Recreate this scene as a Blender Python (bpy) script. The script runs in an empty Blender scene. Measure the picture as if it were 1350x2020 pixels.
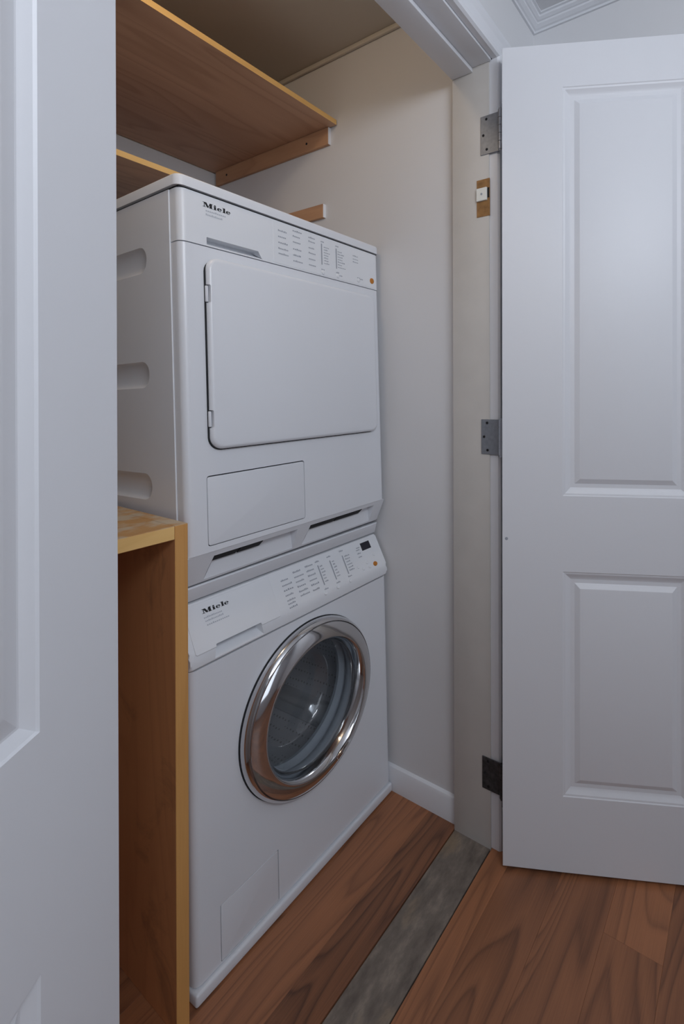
import bpy, bmesh, math, random
from mathutils import Vector, Matrix
random.seed(4)
SC = bpy.context.scene
COL = SC.collection
PI = math.pi

# ------------------------------------------------------------------ camera
cam_d = bpy.data.cameras.new('camera'); cam = bpy.data.objects.new('camera', cam_d); COL.objects.link(cam)
CAM_YAW, CAM_PITCH, CAM_ROLL = 0.54613, -0.00159, -0.0027
CAM_LOC = Vector((-0.5280, -0.9175, 1.1770))
F_PX, CX, CY = 958.78, 907.55, 775.39          # in the 1350 x 2020 frame
F = Vector((math.cos(CAM_YAW), math.sin(CAM_YAW), 0)); Rt = Vector((math.sin(CAM_YAW), -math.cos(CAM_YAW), 0)); U = Vector((0, 0, 1))
c, s = math.cos(CAM_PITCH), math.sin(CAM_PITCH); F, U = c*F+s*U, c*U-s*F
c, s = math.cos(CAM_ROLL), math.sin(CAM_ROLL); Rt, U = c*Rt+s*U, c*U-s*Rt
M = Matrix((Rt, U, -F)).transposed().to_4x4(); M.translation = CAM_LOC
cam.matrix_world = M
cam_d.sensor_fit = 'AUTO'; cam_d.sensor_width = 36.0
cam_d.lens = F_PX/2020*36.0
cam_d.shift_x = -(CX-675)/2020
cam_d.shift_y = -(1010-CY)/2020
cam_d.clip_start = 0.02; cam_d.clip_end = 50
SC.camera = cam

# ------------------------------------------------------------------ world, lights, exposure
w = bpy.data.worlds.new('world'); SC.world = w; w.use_nodes = True
w.node_tree.nodes['Background'].inputs[0].default_value = (0.60, 0.66, 0.76, 1)
w.node_tree.nodes['Background'].inputs[1].default_value = 0.4
SC.view_settings.view_transform = 'Standard'; SC.view_settings.look = 'None'
SC.view_settings.gamma = 1.0; SC.view_settings.use_curve_mapping = False
SC.view_settings.exposure = 0.0

def area(name, loc, target, sx, sy, power, col):
    d = bpy.data.lights.new(name, 'AREA'); d.shape = 'RECTANGLE'; d.size = sx; d.size_y = sy
    d.energy = power; d.color = col
    o = bpy.data.objects.new(name, d); COL.objects.link(o); o.location = loc
    o.rotation_euler = (Vector(target)-Vector(loc)).to_track_quat('-Z', 'Y').to_euler()
    return o
area('bounce_light', (-0.55, -1.60, 2.00), (0.30, -0.2, 1.90), 0.9, 0.4, 11.5, (0.85, 0.91, 1.0))  # added area light aimed level; stands in for flash bounced off the ceiling
area('rear_fill_light', (-0.8, -3.10, 1.60), (-0.1, 0, 1.4), 2.0, 1.5, 13, (0.80, 0.89, 1.0))  # added broad ambient fill in front of the windowless rear wall
bd = bpy.data.lights.new('closet_bulb_light', 'POINT'); bd.energy = 2.1; bd.color = (1.0, 0.80, 0.58); bd.shadow_soft_size = 0.03
bo = bpy.data.objects.new('closet_bulb_light', bd); COL.objects.link(bo); bo.location = (-0.18, -0.10, 2.20)

# ------------------------------------------------------------------ materials
def new_mat(name):
    m = bpy.data.materials.new(name); m.use_nodes = True
    return m, m.node_tree, m.node_tree.nodes['Principled BSDF']
def srgb(r, g, b):
    f = lambda x: (x/255/12.92) if x/255 <= 0.04045 else ((x/255+0.055)/1.055)**2.4
    return (f(r), f(g), f(b), 1)
def node(nt, typ, **kw):
    n = nt.nodes.new(typ)
    for k, v in kw.items(): setattr(n, k, v)
    return n
def simple(name, col, rough=0.5, metal=0.0, bump=0.0, bscale=200, mottle=0.0, mscale=6, spec=0.5):
    m, nt, b = new_mat(name)
    b.inputs['Base Color'].default_value = col; b.inputs['Roughness'].default_value = rough
    b.inputs['Metallic'].default_value = metal; b.inputs['Specular IOR Level'].default_value = spec
    if bump or mottle:
        tc = node(nt, 'ShaderNodeTexCoord')
    if mottle:
        n = node(nt, 'ShaderNodeTexNoise'); n.inputs['Scale'].default_value = mscale; n.inputs['Detail'].default_value = 5
        nt.links.new(tc.outputs['Object'], n.inputs['Vector'])
        r = node(nt, 'ShaderNodeMapRange'); r.inputs[1].default_value = 0.3; r.inputs[2].default_value = 0.7
        r.inputs[3].default_value = 1-mottle; r.inputs[4].default_value = 1+mottle
        nt.links.new(n.outputs['Fac'], r.inputs[0])
        mx = node(nt, 'ShaderNodeVectorMath', operation='SCALE'); mx.inputs[0].default_value = col[:3]
        nt.links.new(r.outputs[0], mx.inputs['Scale']); nt.links.new(mx.outputs[0], b.inputs['Base Color'])
    if bump:
        n2 = node(nt, 'ShaderNodeTexNoise'); n2.inputs['Scale'].default_value = bscale; n2.inputs['Detail'].default_value = 3
        nt.links.new(tc.outputs['Object'], n2.inputs['Vector'])
        bp = node(nt, 'ShaderNodeBump'); bp.inputs['Strength'].default_value = bump; bp.inputs['Distance'].default_value = 0.002
        nt.links.new(n2.outputs['Fac'], bp.inputs['Height']); nt.links.new(bp.outputs[0], b.inputs['Normal'])
    return m

def wood(name, light, dark, axis='X', scale=1.0, rings=9.0, line=0.5, rough=0.55, per_object=False, fine=0.35, bump=0.05, blotch=0.0, dirt=0.0):
    """cathedral grain: contour lines of a stretched smooth noise, plus fine fibres, along the given axis"""
    m, nt, b = new_mat(name); L = nt.links.new
    tc = node(nt, 'ShaderNodeTexCoord')
    mp = node(nt, 'ShaderNodeMapping')
    long_, short = 1.3*scale, 9.0*scale
    sc = [short, short, short]; sc['XYZ'.index(axis)] = long_
    mp.inputs['Scale'].default_value = sc
    L(tc.outputs['Object'], mp.inputs['Vector'])
    src = mp.outputs[0]
    oi = node(nt, 'ShaderNodeObjectInfo')
    if per_object:
        ad = node(nt, 'ShaderNodeVectorMath', operation='ADD')
        ml = node(nt, 'ShaderNodeMath', operation='MULTIPLY'); ml.inputs[1].default_value = 37.0
        L(oi.outputs['Random'], ml.inputs[0]); L(src, ad.inputs[0]); L(ml.outputs[0], ad.inputs[1]); src = ad.outputs[0]
    n = node(nt, 'ShaderNodeTexNoise'); n.inputs['Scale'].default_value = 1.0; n.inputs['Detail'].default_value = 1.5
    n.inputs['Roughness'].default_value = 0.35; n.inputs['Distortion'].default_value = 0.4
    L(src, n.inputs['Vector'])
    mu = node(nt, 'ShaderNodeMath', operation='MULTIPLY'); mu.inputs[1].default_value = rings
    fr = node(nt, 'ShaderNodeMath', operation='FRACT')
    L(n.outputs['Fac'], mu.inputs[0]); L(mu.outputs[0], fr.inputs[0])
    cr = node(nt, 'ShaderNodeValToRGB')
    e = cr.color_ramp; e.elements[0].position = 0.0; e.elements[0].color = (0, 0, 0, 1)
    e.elements[1].position = 0.75; e.elements[1].color = (1, 1, 1, 1)
    x = e.elements.new(0.9); x.color = (0.75, 0.75, 0.75, 1); x = e.elements.new(1.0); x.color = (0, 0, 0, 1)
    x = e.elements.new(0.18); x.color = (0.55, 0.55, 0.55, 1)
    L(fr.outputs[0], cr.inputs[0])
    # fine fibres
    mp2 = node(nt, 'ShaderNodeMapping'); s2 = [420.0]*3; s2['XYZ'.index(axis)] = 9.0
    mp2.inputs['Scale'].default_value = s2; L(tc.outputs['Object'], mp2.inputs['Vector'])
    n2 = node(nt, 'ShaderNodeTexNoise'); n2.inputs['Scale'].default_value = 1.0; n2.inputs['Detail'].default_value = 4
    L(mp2.outputs[0], n2.inputs['Vector'])
    n3 = node(nt, 'ShaderNodeTexNoise'); n3.inputs['Scale'].default_value = 0.8; n3.inputs['Detail'].default_value = 3
    L(src, n3.inputs['Vector'])
    def mad(a, k, o):
        q = node(nt, 'ShaderNodeMath', operation='MULTIPLY_ADD'); L(a, q.inputs[0]); q.inputs[1].default_value = k
        if isinstance(o, float): q.inputs[2].default_value = o
        else: L(o, q.inputs[2])
        return q.outputs[0]
    f = mad(cr.outputs[0], line, 0.0)
    f = mad(n2.outputs['Fac'], fine, f)
    f = mad(n3.outputs['Fac'], 1.0-line-fine+0.25, f)
    if per_object:
        at = node(nt, 'ShaderNodeAttribute'); at.attribute_type = 'OBJECT'; at.attribute_name = 'tone'
        f = mad(at.outputs['Fac'], 1.0, f)
    mx = node(nt, 'ShaderNodeMix', data_type='RGBA')
    mx.inputs[6].default_value = dark; mx.inputs[7].default_value = light
    L(f, mx.inputs[0])
    out = mx.outputs[2]
    if blotch:
        n4 = node(nt, 'ShaderNodeTexNoise'); n4.inputs['Scale'].default_value = 22; n4.inputs['Detail'].default_value = 6
        L(tc.outputs['Object'], n4.inputs['Vector'])
        r4 = node(nt, 'ShaderNodeMapRange'); r4.inputs[1].default_value = 0.45; r4.inputs[2].default_value = 0.62
        r4.inputs[4].default_value = blotch; L(n4.outputs['Fac'], r4.inputs[0])
        m4 = node(nt, 'ShaderNodeMix', data_type='RGBA'); L(r4.outputs[0], m4.inputs[0]); L(out, m4.inputs[6])
        m4.inputs[7].default_value = srgb(205, 196, 176); out = m4.outputs[2]
    if dirt:
        n5 = node(nt, 'ShaderNodeTexNoise'); n5.inputs['Scale'].default_value = 6.5; n5.inputs['Detail'].default_value = 7; n5.inputs['Roughness'].default_value = 0.7; n5.inputs['Distortion'].default_value = 0.8
        L(tc.outputs['Object'], n5.inputs['Vector'])
        r5 = node(nt, 'ShaderNodeMapRange'); r5.inputs[1].default_value = 0.54; r5.inputs[2].default_value = 0.72
        r5.inputs[4].default_value = dirt; L(n5.outputs['Fac'], r5.inputs[0])
        m5 = node(nt, 'ShaderNodeMix', data_type='RGBA'); L(r5.outputs[0], m5.inputs[0]); L(out, m5.inputs[6])
        m5.inputs[7].default_value = srgb(84, 62, 48); out = m5.outputs[2]
    L(out, b.inputs['Base Color'])
    b.inputs['Roughness'].default_value = rough
    if bump:
        bp = node(nt, 'ShaderNodeBump'); bp.inputs['Strength'].default_value = bump; bp.inputs['Distance'].default_value = 0.001
        L(n2.outputs['Fac'], bp.inputs['Height']); L(bp.outputs[0], b.inputs['Normal'])
    return m

MT = {}
MT['wall'] = simple('wall_paint', srgb(222, 222, 224), 0.6, bump=0.08, bscale=90)
MT['closet_wall'] = simple('closet_wall_paint', srgb(218, 217, 218), 0.55, bump=0.06, bscale=70)
MT['ceiling'] = simple('ceiling_paint', srgb(222, 222, 224), 0.7, bump=0.08, bscale=80)
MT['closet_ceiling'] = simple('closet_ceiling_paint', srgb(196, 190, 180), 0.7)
MT['door'] = simple('door_paint', srgb(226, 227, 231), 0.42, bump=0.05, bscale=120)
MT['trim'] = simple('trim_paint', srgb(226, 227, 231), 0.4, bump=0.05, bscale=100)
MT['jamb'] = simple('worn_jamb_paint', srgb(202, 197, 191), 0.6, bump=0.15, bscale=60, mottle=0.03, mscale=14)
MT['enamel'] = simple('white_enamel', srgb(228, 230, 235), 0.28)
MT['plastic'] = simple('white_plastic', srgb(226, 228, 233), 0.38)
MT['panel_plastic'] = simple('panel_plastic', srgb(230, 232, 236), 0.35)
MT['dark'] = simple('dark_gap', srgb(30, 32, 36), 0.8)  # near-black; paints the shade of gaps, also on screws and floor base
MT['black'] = simple('black_slot', srgb(14, 14, 16), 0.8)
MT['display'] = simple('display_glass', srgb(30, 30, 42), 0.2)
MT['orange'] = simple('amber_button', srgb(190, 120, 40), 0.4)
MT['logo'] = simple('logo_black', srgb(20, 20, 24), 0.5)
MT['print'] = simple('print_grey', srgb(160, 164, 173), 0.6)
MT['print_soft'] = simple('print_pale', srgb(186, 190, 198), 0.6)
MT['chrome'] = simple('chrome', (0.66, 0.66, 0.67, 1), 0.09, metal=1.0)
MT['rubber'] = simple('grey_rubber', srgb(156, 162, 170), 0.5)
MT['drum_dark'] = simple('drum_back', srgb(225, 227, 230), 0.3, metal=0.7)
MT['hinge'] = simple('galvanised_steel', srgb(138, 142, 149), 0.42, metal=0.5, mottle=0.10, mscale=120)
MT['hinge_pin'] = simple('hinge_pin_steel', srgb(176, 180, 188), 0.35, metal=0.6)
MT['hinge_dark'] = simple('tarnished_steel', srgb(74, 74, 76), 0.5, metal=0.6, mottle=0.35, mscale=90)
MT['catch'] = simple('white_catch', srgb(232, 232, 226), 0.4)
MT['raw_wood'] = simple('bare_wood', srgb(150, 110, 66), 0.7, mottle=0.25, mscale=60)
MT['slate'] = None
MT['ply'] = wood('plywood_face', srgb(208, 168, 140), srgb(158, 120, 96), 'X', 0.8, rings=9, line=0.35, rough=0.5, fine=0.3)
MT['ply_y'] = wood('plywood_face_upright', srgb(216, 152, 104), srgb(178, 118, 78), 'Z', 0.8, rings=7, line=0.22, rough=0.5, fine=0.3, dirt=0.45)
MT['ply_edge'] = wood('plywood_edge', srgb(246, 204, 134), srgb(222, 172, 100), 'X', 1.2, rings=5, line=0.2, rough=0.6, fine=0.4)
MT['ply_edge_z'] = wood('plywood_edge_upright', srgb(224, 168, 100), srgb(196, 138, 74), 'Z', 1.2, rings=5, line=0.2, rough=0.6, fine=0.4)
MT['ply_top'] = wood('plywood_top', srgb(206, 160, 104), srgb(166, 112, 62), 'X', 1.4, rings=8, line=0.3, rough=0.65, fine=0.3, blotch=0.7)
MT['cleat'] = wood('batten_wood', srgb(204, 160, 124), srgb(160, 116, 88), 'Y', 1.2, rings=6, line=0.3, rough=0.6, fine=0.35)
MT['plank'] = wood('laminate_plank', srgb(172, 114, 78), srgb(66, 43, 36), 'X', 1.0, rings=11, line=0.36, rough=0.42, per_object=True, fine=0.45, bump=0.03)

def slate_mat():
    m, nt, b = new_mat('worn_threshold'); L = nt.links.new
    tc = node(nt, 'ShaderNodeTexCoord')
    mp = node(nt, 'ShaderNodeMapping'); mp.inputs['Scale'].default_value = (1.0, 2.2, 1.0); L(tc.outputs['Object'], mp.inputs['Vector'])
    n = node(nt, 'ShaderNodeTexNoise'); n.inputs['Scale'].default_value = 14; n.inputs['Detail'].default_value = 8; n.inputs['Roughness'].default_value = 0.65
    L(mp.outputs[0], n.inputs['Vector'])
    cr = node(nt, 'ShaderNodeValToRGB'); e = cr.color_ramp
    e.elements[0].position = 0.3; e.elements[0].color = srgb(98, 88, 80)
    e.elements[1].position = 0.72; e.elements[1].color = srgb(156, 143, 129)
    x = e.elements.new(0.52); x.color = srgb(124, 113, 103)
    L(n.outputs['Fac'], cr.inputs[0])
    n2 = node(nt, 'ShaderNodeTexNoise'); n2.inputs['Scale'].default_value = 7; n2.inputs['Detail'].default_value = 4; L(mp.outputs[0], n2.inputs['Vector'])
    r = node(nt, 'ShaderNodeMapRange'); r.inputs[1].default_value = 0.55; r.inputs[2].default_value = 0.7; r.inputs[4].default_value = 0.5; L(n2.outputs['Fac'], r.inputs[0])
    mx = node(nt, 'ShaderNodeMix', data_type='RGBA'); L(r.outputs[0], mx.inputs[0]); L(cr.outputs[0], mx.inputs[6]); mx.inputs[7].default_value = srgb(140, 116, 84)
    L(mx.outputs[2], b.inputs['Base Color']); b.inputs['Roughness'].default_value = 0.75
    bp = node(nt, 'ShaderNodeBump'); bp.inputs['Strength'].default_value = 0.5; bp.inputs['Distance'].default_value = 0.003
    L(n.outputs['Fac'], bp.inputs['Height']); L(bp.outputs[0], b.inputs['Normal'])
    return m
MT['slate'] = slate_mat()

def glass_mat():
    m = bpy.data.materials.new('door_glass'); m.use_nodes = True; nt = m.node_tree; nt.nodes.clear(); L = nt.links.new
    out = node(nt, 'ShaderNodeOutputMaterial'); mix = node(nt, 'ShaderNodeMixShader')
    # thin pane: Schlick reflectance from |N.I|, the same from both sides
    ge = node(nt, 'ShaderNodeNewGeometry'); dt = node(nt, 'ShaderNodeVectorMath', operation='DOT_PRODUCT'); L(ge.outputs['Normal'], dt.inputs[0]); L(ge.outputs['Incoming'], dt.inputs[1])
    ab = node(nt, 'ShaderNodeMath', operation='ABSOLUTE'); L(dt.outputs['Value'], ab.inputs[0])
    su = node(nt, 'ShaderNodeMath', operation='SUBTRACT'); su.inputs[0].default_value = 1.0; L(ab.outputs[0], su.inputs[1])
    pw = node(nt, 'ShaderNodeMath', operation='POWER'); L(su.outputs[0], pw.inputs[0]); pw.inputs[1].default_value = 5.0
    ma = node(nt, 'ShaderNodeMath', operation='MULTIPLY_ADD'); L(pw.outputs[0], ma.inputs[0]); ma.inputs[1].default_value = 0.85; ma.inputs[2].default_value = 0.08
    tr = node(nt, 'ShaderNodeBsdfTransparent'); tr.inputs[0].default_value = (0.92, 0.94, 0.95, 1)
    gl = node(nt, 'ShaderNodeBsdfGlossy'); gl.inputs['Roughness'].default_value = 0.04
    L(ma.outputs[0], mix.inputs[0]); L(tr.outputs[0], mix.inputs[1]); L(gl.outputs[0], mix.inputs[2]); L(mix.outputs[0], out.inputs[0])
    return m
MT['glass'] = glass_mat()

def drum_mat():
    m, nt, b = new_mat('perforated_drum'); L = nt.links.new
    b.inputs['Metallic'].default_value = 0.6; b.inputs['Roughness'].default_value = 0.35
    tc = node(nt, 'ShaderNodeTexCoord')
    v = node(nt, 'ShaderNodeTexVoronoi'); v.inputs['Scale'].default_value = 85; v.inputs['Randomness'].default_value = 0.15
    L(tc.outputs['Object'], v.inputs['Vector'])
    r = node(nt, 'ShaderNodeMapRange'); r.inputs[1].default_value = 0.2; r.inputs[2].default_value = 0.28; L(v.outputs['Distance'], r.inputs[0])
    mx = node(nt, 'ShaderNodeMix', data_type='RGBA'); L(r.outputs[0], mx.inputs[0]); mx.inputs[6].default_value = (0.42, 0.42, 0.44, 1); mx.inputs[7].default_value = (0.70, 0.71, 0.74, 1)
    L(mx.outputs[2], b.inputs['Base Color'])
    bp = node(nt, 'ShaderNodeBump'); bp.inputs['Strength'].default_value = 0.4; bp.inputs['Distance'].default_value = 0.004
    L(r.outputs[0], bp.inputs['Height']); L(bp.outputs[0], b.inputs['Normal'])
    return m
MT['drum'] = drum_mat()

# ------------------------------------------------------------------ mesh helpers
def link(name, me, parent=None, loc=(0, 0, 0), kind=None):
    o = bpy.data.objects.new(name, me); COL.objects.link(o); o.location = loc
    if parent is not None: o.parent = parent
    if kind: o['kind'] = kind
    return o
def obj(name, bm, mats, parent=None, smooth=None, kind=None, loc=(0, 0, 0)):
    me = bpy.data.meshes.new(name)
    bmesh.ops.recalc_face_normals(bm, faces=bm.faces)
    bm.to_mesh(me); bm.free()
    if not isinstance(mats, (list, tuple)): mats = [mats]
    for m in mats: me.materials.append(MT[m] if isinstance(m, str) else m)
    if smooth:
        me.shade_smooth(); me.set_sharp_from_angle(angle=math.radians(smooth))
    return link(name, me, parent, loc, kind)
def empty(name, label, cat, loc=(0, 0, 0), rot=(0, 0, 0), group=None):
    o = bpy.data.objects.new(name, None); COL.objects.link(o); o.location = loc; o.rotation_euler = rot
    o.empty_display_size = 0.05
    o['label'] = label; o['category'] = cat
    if group: o['group'] = group
    return o
def add_box(bm, x0, x1, y0, y1, z0, z1, bevel=0.0, seg=2, mat=0, only=None):
    vs = [bm.verts.new((x, y, z)) for x in (x0, x1) for y in (y0, y1) for z in (z0, z1)]
    idx = [(0, 1, 3, 2), (4, 6, 7, 5), (0, 4, 5, 1), (2, 3, 7, 6), (0, 2, 6, 4), (1, 5, 7, 3)]
    fs = [bm.faces.new([vs[i] for i in f]) for f in idx]
    for f in fs: f.material_index = mat
    if bevel:
        es = set(e for f in fs for e in f.edges)
        if only: es = [e for e in es if only(e)]
        bmesh.ops.bevel(bm, geom=list(es), offset=bevel, segments=seg, profile=0.5, affect='EDGES')
    return fs
def boxbm(*a, **k):
    bm = bmesh.new(); add_box(bm, *a, **k); return bm
def prism_x(bm, prof, x0, x1):
    """extrude a closed (y,z) outline along x"""
    a = [bm.verts.new((x0, y, z)) for y, z in prof]; b = [bm.verts.new((x1, y, z)) for y, z in prof]
    n = len(prof)
    for i in range(n): bm.faces.new((a[i], a[(i+1) % n], b[(i+1) % n], b[i]))
    bm.faces.new(a); bm.faces.new(b[::-1])
def rrect(x0, x1, z0, z1, r, n=6):
    pts = []
    for cx, cz, a0 in ((x1-r, z0+r, -PI/2), (x1-r, z1-r, 0), (x0+r, z1-r, PI/2), (x0+r, z0+r, PI)):
        for i in range(n+1):
            a = a0+PI/2*i/n; pts.append((cx+r*math.cos(a), cz+r*math.sin(a)))
    return pts
def add_plate(bm, x0, x1, z0, z1, r, yb, yf, edge=0.002, n=6, seg=4, T=None):
    """rounded rectangle plate facing -y from yb to yf (yf<yb), front edge rounded by edge"""
    T = T or (lambda x, y, z: (x, y, z))
    rings = [(0, yb), (0, yf+edge)]
    for i in range(1, seg+1):
        a = PI/2*i/seg; rings.append((edge*(1-math.cos(a)), yf+edge*(1-math.sin(a))))
    prev = None; first = None
    for ins, y in rings:
        vs = [bm.verts.new(T(x, y, z)) for x, z in rrect(x0+ins, x1-ins, z0+ins, z1-ins, max(r-ins, 0.0004), n)]
        if prev:
            k = len(vs)
            for i in range(k): bm.faces.new((prev[i], prev[(i+1) % k], vs[(i+1) % k], vs[i]))
        else: first = vs
        prev = vs
    bm.faces.new(prev); bm.faces.new(first[::-1])
def add_lathe_y(bm, prof, cx, cz, n=96, closed=False, smooth=True):
    """revolve (r,y) points about an axis along y"""
    rings = []
    for r, y in prof:
        if r < 1e-6: rings.append([bm.verts.new((cx, y, cz))])
        else: rings.append([bm.verts.new((cx+r*math.cos(2*PI*i/n), y, cz+r*math.sin(2*PI*i/n))) for i in range(n)])
    m = len(rings)
    for k in range(m if closed else m-1):
        a, b = rings[k], rings[(k+1) % m]
        for i in range(n):
            j = (i+1) % n
            if len(a) == 1 and len(b) == 1: continue
            if len(a) == 1: bm.faces.new((a[0], b[i], b[j]))
            elif len(b) == 1: bm.faces.new((a[i], b[0], a[j]))
            else: bm.faces.new((a[i], a[j], b[j], b[i]))
def add_cyl(bm, base, top, r, n=16):
    base, top = Vector(base), Vector(top); d = (top-base).normalized()
    a = d.orthogonal().normalized(); b = d.cross(a)
    A = [bm.verts.new(base+r*(math.cos(2*PI*i/n)*a+math.sin(2*PI*i/n)*b)) for i in range(n)]
    B = [bm.verts.new(top+r*(math.cos(2*PI*i/n)*a+math.sin(2*PI*i/n)*b)) for i in range(n)]
    for i in range(n): bm.faces.new((A[i], A[(i+1) % n], B[(i+1) % n], B[i]))
    bm.faces.new(A); bm.faces.new(B)
def cut(o, cutter_bm, op='DIFFERENCE'):
    """apply a boolean to the mesh of o (both still in their own unparented frame)"""
    me = bpy.data.meshes.new('cutter'); bmesh.ops.recalc_face_normals(cutter_bm, faces=cutter_bm.faces); cutter_bm.to_mesh(me); cutter_bm.free()
    c_ = bpy.data.objects.new('cutter', me); COL.objects.link(c_)
    md = o.modifiers.new('cut', 'BOOLEAN'); md.operation = op; md.solver = 'EXACT'; md.object = c_
    par = o.parent; o.parent = None
    bpy.context.view_layer.update()
    dg = bpy.context.evaluated_depsgraph_get()
    new = bpy.data.meshes.new_from_object(o.evaluated_get(dg))
    o.modifiers.remove(md); old = o.data; nm = old.name; o.data = new; bpy.data.meshes.remove(old); new.name = nm
    bpy.data.objects.remove(c_); bpy.data.meshes.remove(me)
    o.parent = par
    return o
def resmooth(o, ang=35):
    o.data.shade_smooth(); o.data.set_sharp_from_angle(angle=math.radians(ang))
def struct(name, bm, mat, smooth=None):
    return obj(name, bm, mat, None, smooth, 'structure')

# ------------------------------------------------------------------ room shell
YF0, YF1 = -0.222, -0.345            # closet side and room side of the front wall
XJ = 0.581                            # right jamb face
XL = -0.325                           # left jamb face
XW = 0.603                            # closet right wall
XR = 0.850                            # room right wall
YB = 0.890                            # closet back wall
ZC = 2.262                            # closet ceiling
ZR = 2.290                            # room ceiling
ZH = 2.027                            # head of the opening
XROOM, YROOM = -2.4, -3.2

fl = struct('floor', boxbm(XROOM, XR+0.1, YROOM, YB+0.1, -0.06, -0.0085), 'dark')
struct('wall_closet_right', boxbm(XW, XW+0.08, YF0, YB+0.08, -0.01, ZC+0.05), 'closet_wall')
struct('wall_closet_back', boxbm(XL-0.08, XW, YB, YB+0.08, -0.01, ZC+0.05), 'closet_wall')
struct('wall_closet_left', boxbm(XL-0.10, XL-0.02, YF0, YB, -0.01, ZC+0.05), 'closet_wall')
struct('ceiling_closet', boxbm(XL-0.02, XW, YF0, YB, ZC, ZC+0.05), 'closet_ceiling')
bm = bmesh.new()
add_box(bm, XJ+0.019, XR+0.1, YF1, YF0, -0.01, ZR+0.05)
add_box(bm, XROOM-0.08, XL-0.019, YF1, YF0, -0.01, ZR+0.05)
add_box(bm, XL-0.019, XJ+0.019, YF1, YF0, ZH+0.03, ZR+0.05)
struct('wall_front', bm, 'wall')
struct('wall_right', boxbm(XR, XR+0.08, YROOM, YF1, -0.01, ZR+0.05), 'wall')
struct('wall_left', boxbm(XROOM-0.08, XROOM, YROOM, YF1, -0.01, ZR+0.05), 'wall')
struct('wall_rear', boxbm(XROOM-0.08, XR+0.08, YROOM-0.08, YROOM, -0.01, ZR+0.05), 'wall')
struct('ceiling', boxbm(XROOM, XR, YROOM, YF1, ZR, ZR+0.05), 'ceiling')

# laminate planks, one object per plank
def plank(x0, x1, y0, y1, tone):
    bm = boxbm(-(x1-x0)/2+0.0001, (x1-x0)/2-0.0001, -(y1-y0)/2+0.0001, (y1-y0)/2-0.0001, -0.008, 0, 0.0003, 1)
    o = obj('plank', bm, 'plank', fl, loc=((x0+x1)/2, (y0+y1)/2, 0)); o['tone'] = tone
rows = [(0.600, YB, [XL-0.02, 0.1, XW]), (0.356, 0.600, [XL-0.02, 0.2, XW]), (0.234, 0.356, [XL-0.02, 0.0, XW]), (0.112, 0.234, [XL-0.02, 0.3, XW]), (-0.010, 0.112, [XL-0.02, -0.1, XW])]
for y0, y1, xs in rows:
    for a, b in zip(xs, xs[1:]): plank(a, b, y0, y1, 0.0)
plank(XL-0.02, XW, -0.132, -0.010, 0.10)
plank(XL-0.02, XW, YF0+0.0005, -0.132, -0.28)
plank(XL-0.6, XR, -0.390, -0.3345, 0.14)
yy = -0.390; k = 0
tones = [[-0.12, -0.12], [-0.05, -0.05], [-0.08, 0.18], [-0.2, -0.14], [0.0, -0.1]]
splits = [0.80, 0.05, 0.536, 0.00, 0.10]
while yy > YROOM:
    y0 = max(yy-0.1215, YROOM)
    if k < 5:
        plank(-0.75, splits[k], y0, yy, tones[k][0]); plank(splits[k], XR, y0, yy, tones[k][1]); plank(XROOM, -0.75, y0, yy, -0.05)
    else:
        sp = -0.6+0.5*((k*7) % 5)/5; plank(XROOM, sp, y0, yy, random.uniform(-0.2, 0.15)); plank(sp, XR, y0, yy, random.uniform(-0.2, 0.15))
    yy = y0; k += 1

# worn strip of bare subfloor in the doorway
bm = bmesh.new()
add_box(bm, XL-0.02, XJ+0.02, -0.3305, YF0-0.001, -0.0085, -0.0025, 0.0012, 2)
st = struct('trim_threshold', bm, 'slate')

# jambs, header, casing
struct('trim_jamb_right', boxbm(XJ, XJ+0.019, -0.333, YF0, -0.008, ZH+0.012, 0.0012, 2), 'jamb', 35)
struct('trim_jamb_left', boxbm(XL-0.019, XL, -0.333, YF0, -0.008, ZH+0.012, 0.0012, 2), 'jamb', 35)
bm = bmesh.new()
add_box(bm, XL, XJ, -0.340, YF0, ZH, ZH+0.03, 0.0015, 2)
add_box(bm, XL, XJ, -0.286, YF0, ZH-0.012, ZH, 0.0025, 2)      # stop under the head
struct('trim_header', bm, 'trim', 35)
def casing_prof(w):
    # (offset outwards from the opening, thickness) of a moulded casing
    return [(0, 0.010), (0.004, 0.016), (0.012, 0.018), (0.018, 0.0145), (0.040, 0.0165), (0.052, 0.021), (0.060, 0.021), (w, 0.018)]
def casing_leg(name, x_in, sgn, z0, z1):
    w_ = 0.066; bm = bmesh.new()
    pr = [(0, -0.012)]+casing_prof(w_)+[(w_, 0.0)]
    pr = [(o_, t_) for o_, t_ in pr]
    lo = [bm.verts.new((x_in+sgn*o_, YF1-t_, z0)) for o_, t_ in pr]; hi = [bm.verts.new((x_in+sgn*o_, YF1-t_, z1+o_)) for o_, t_ in pr]
    n = len(pr)
    for i in range(n): bm.faces.new((lo[i], lo[(i+1) % n], hi[(i+1) % n], hi[i]))
    bm.faces.new(lo); bm.faces.new(hi)
    return struct(name, bm, 'trim')
XCI = XJ+0.004
casing_leg('trim_casing_right', XCI, 1, 0.0, ZH+0.006)
casing_leg('trim_casing_left', XL-0.004, -1, 0.0, ZH+0.006)
w_ = 0.066; bm = bmesh.new(); pr = [(0, -0.004)]+casing_prof(w_)+[(w_, 0.0)]
a = [bm.verts.new((XL-0.004-o_, YF1-t_, ZH+0.006+o_)) for o_, t_ in pr]; b = [bm.verts.new((XCI+o_, YF1-t_, ZH+0.006+o_)) for o_, t_ in pr]
n = len(pr)
for i in range(n): bm.faces.new((a[i], a[(i+1) % n], b[(i+1) % n], b[i]))
bm.faces.new(a); bm.faces.new(b)
struct('trim_casing_head', bm, 'trim')

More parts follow.
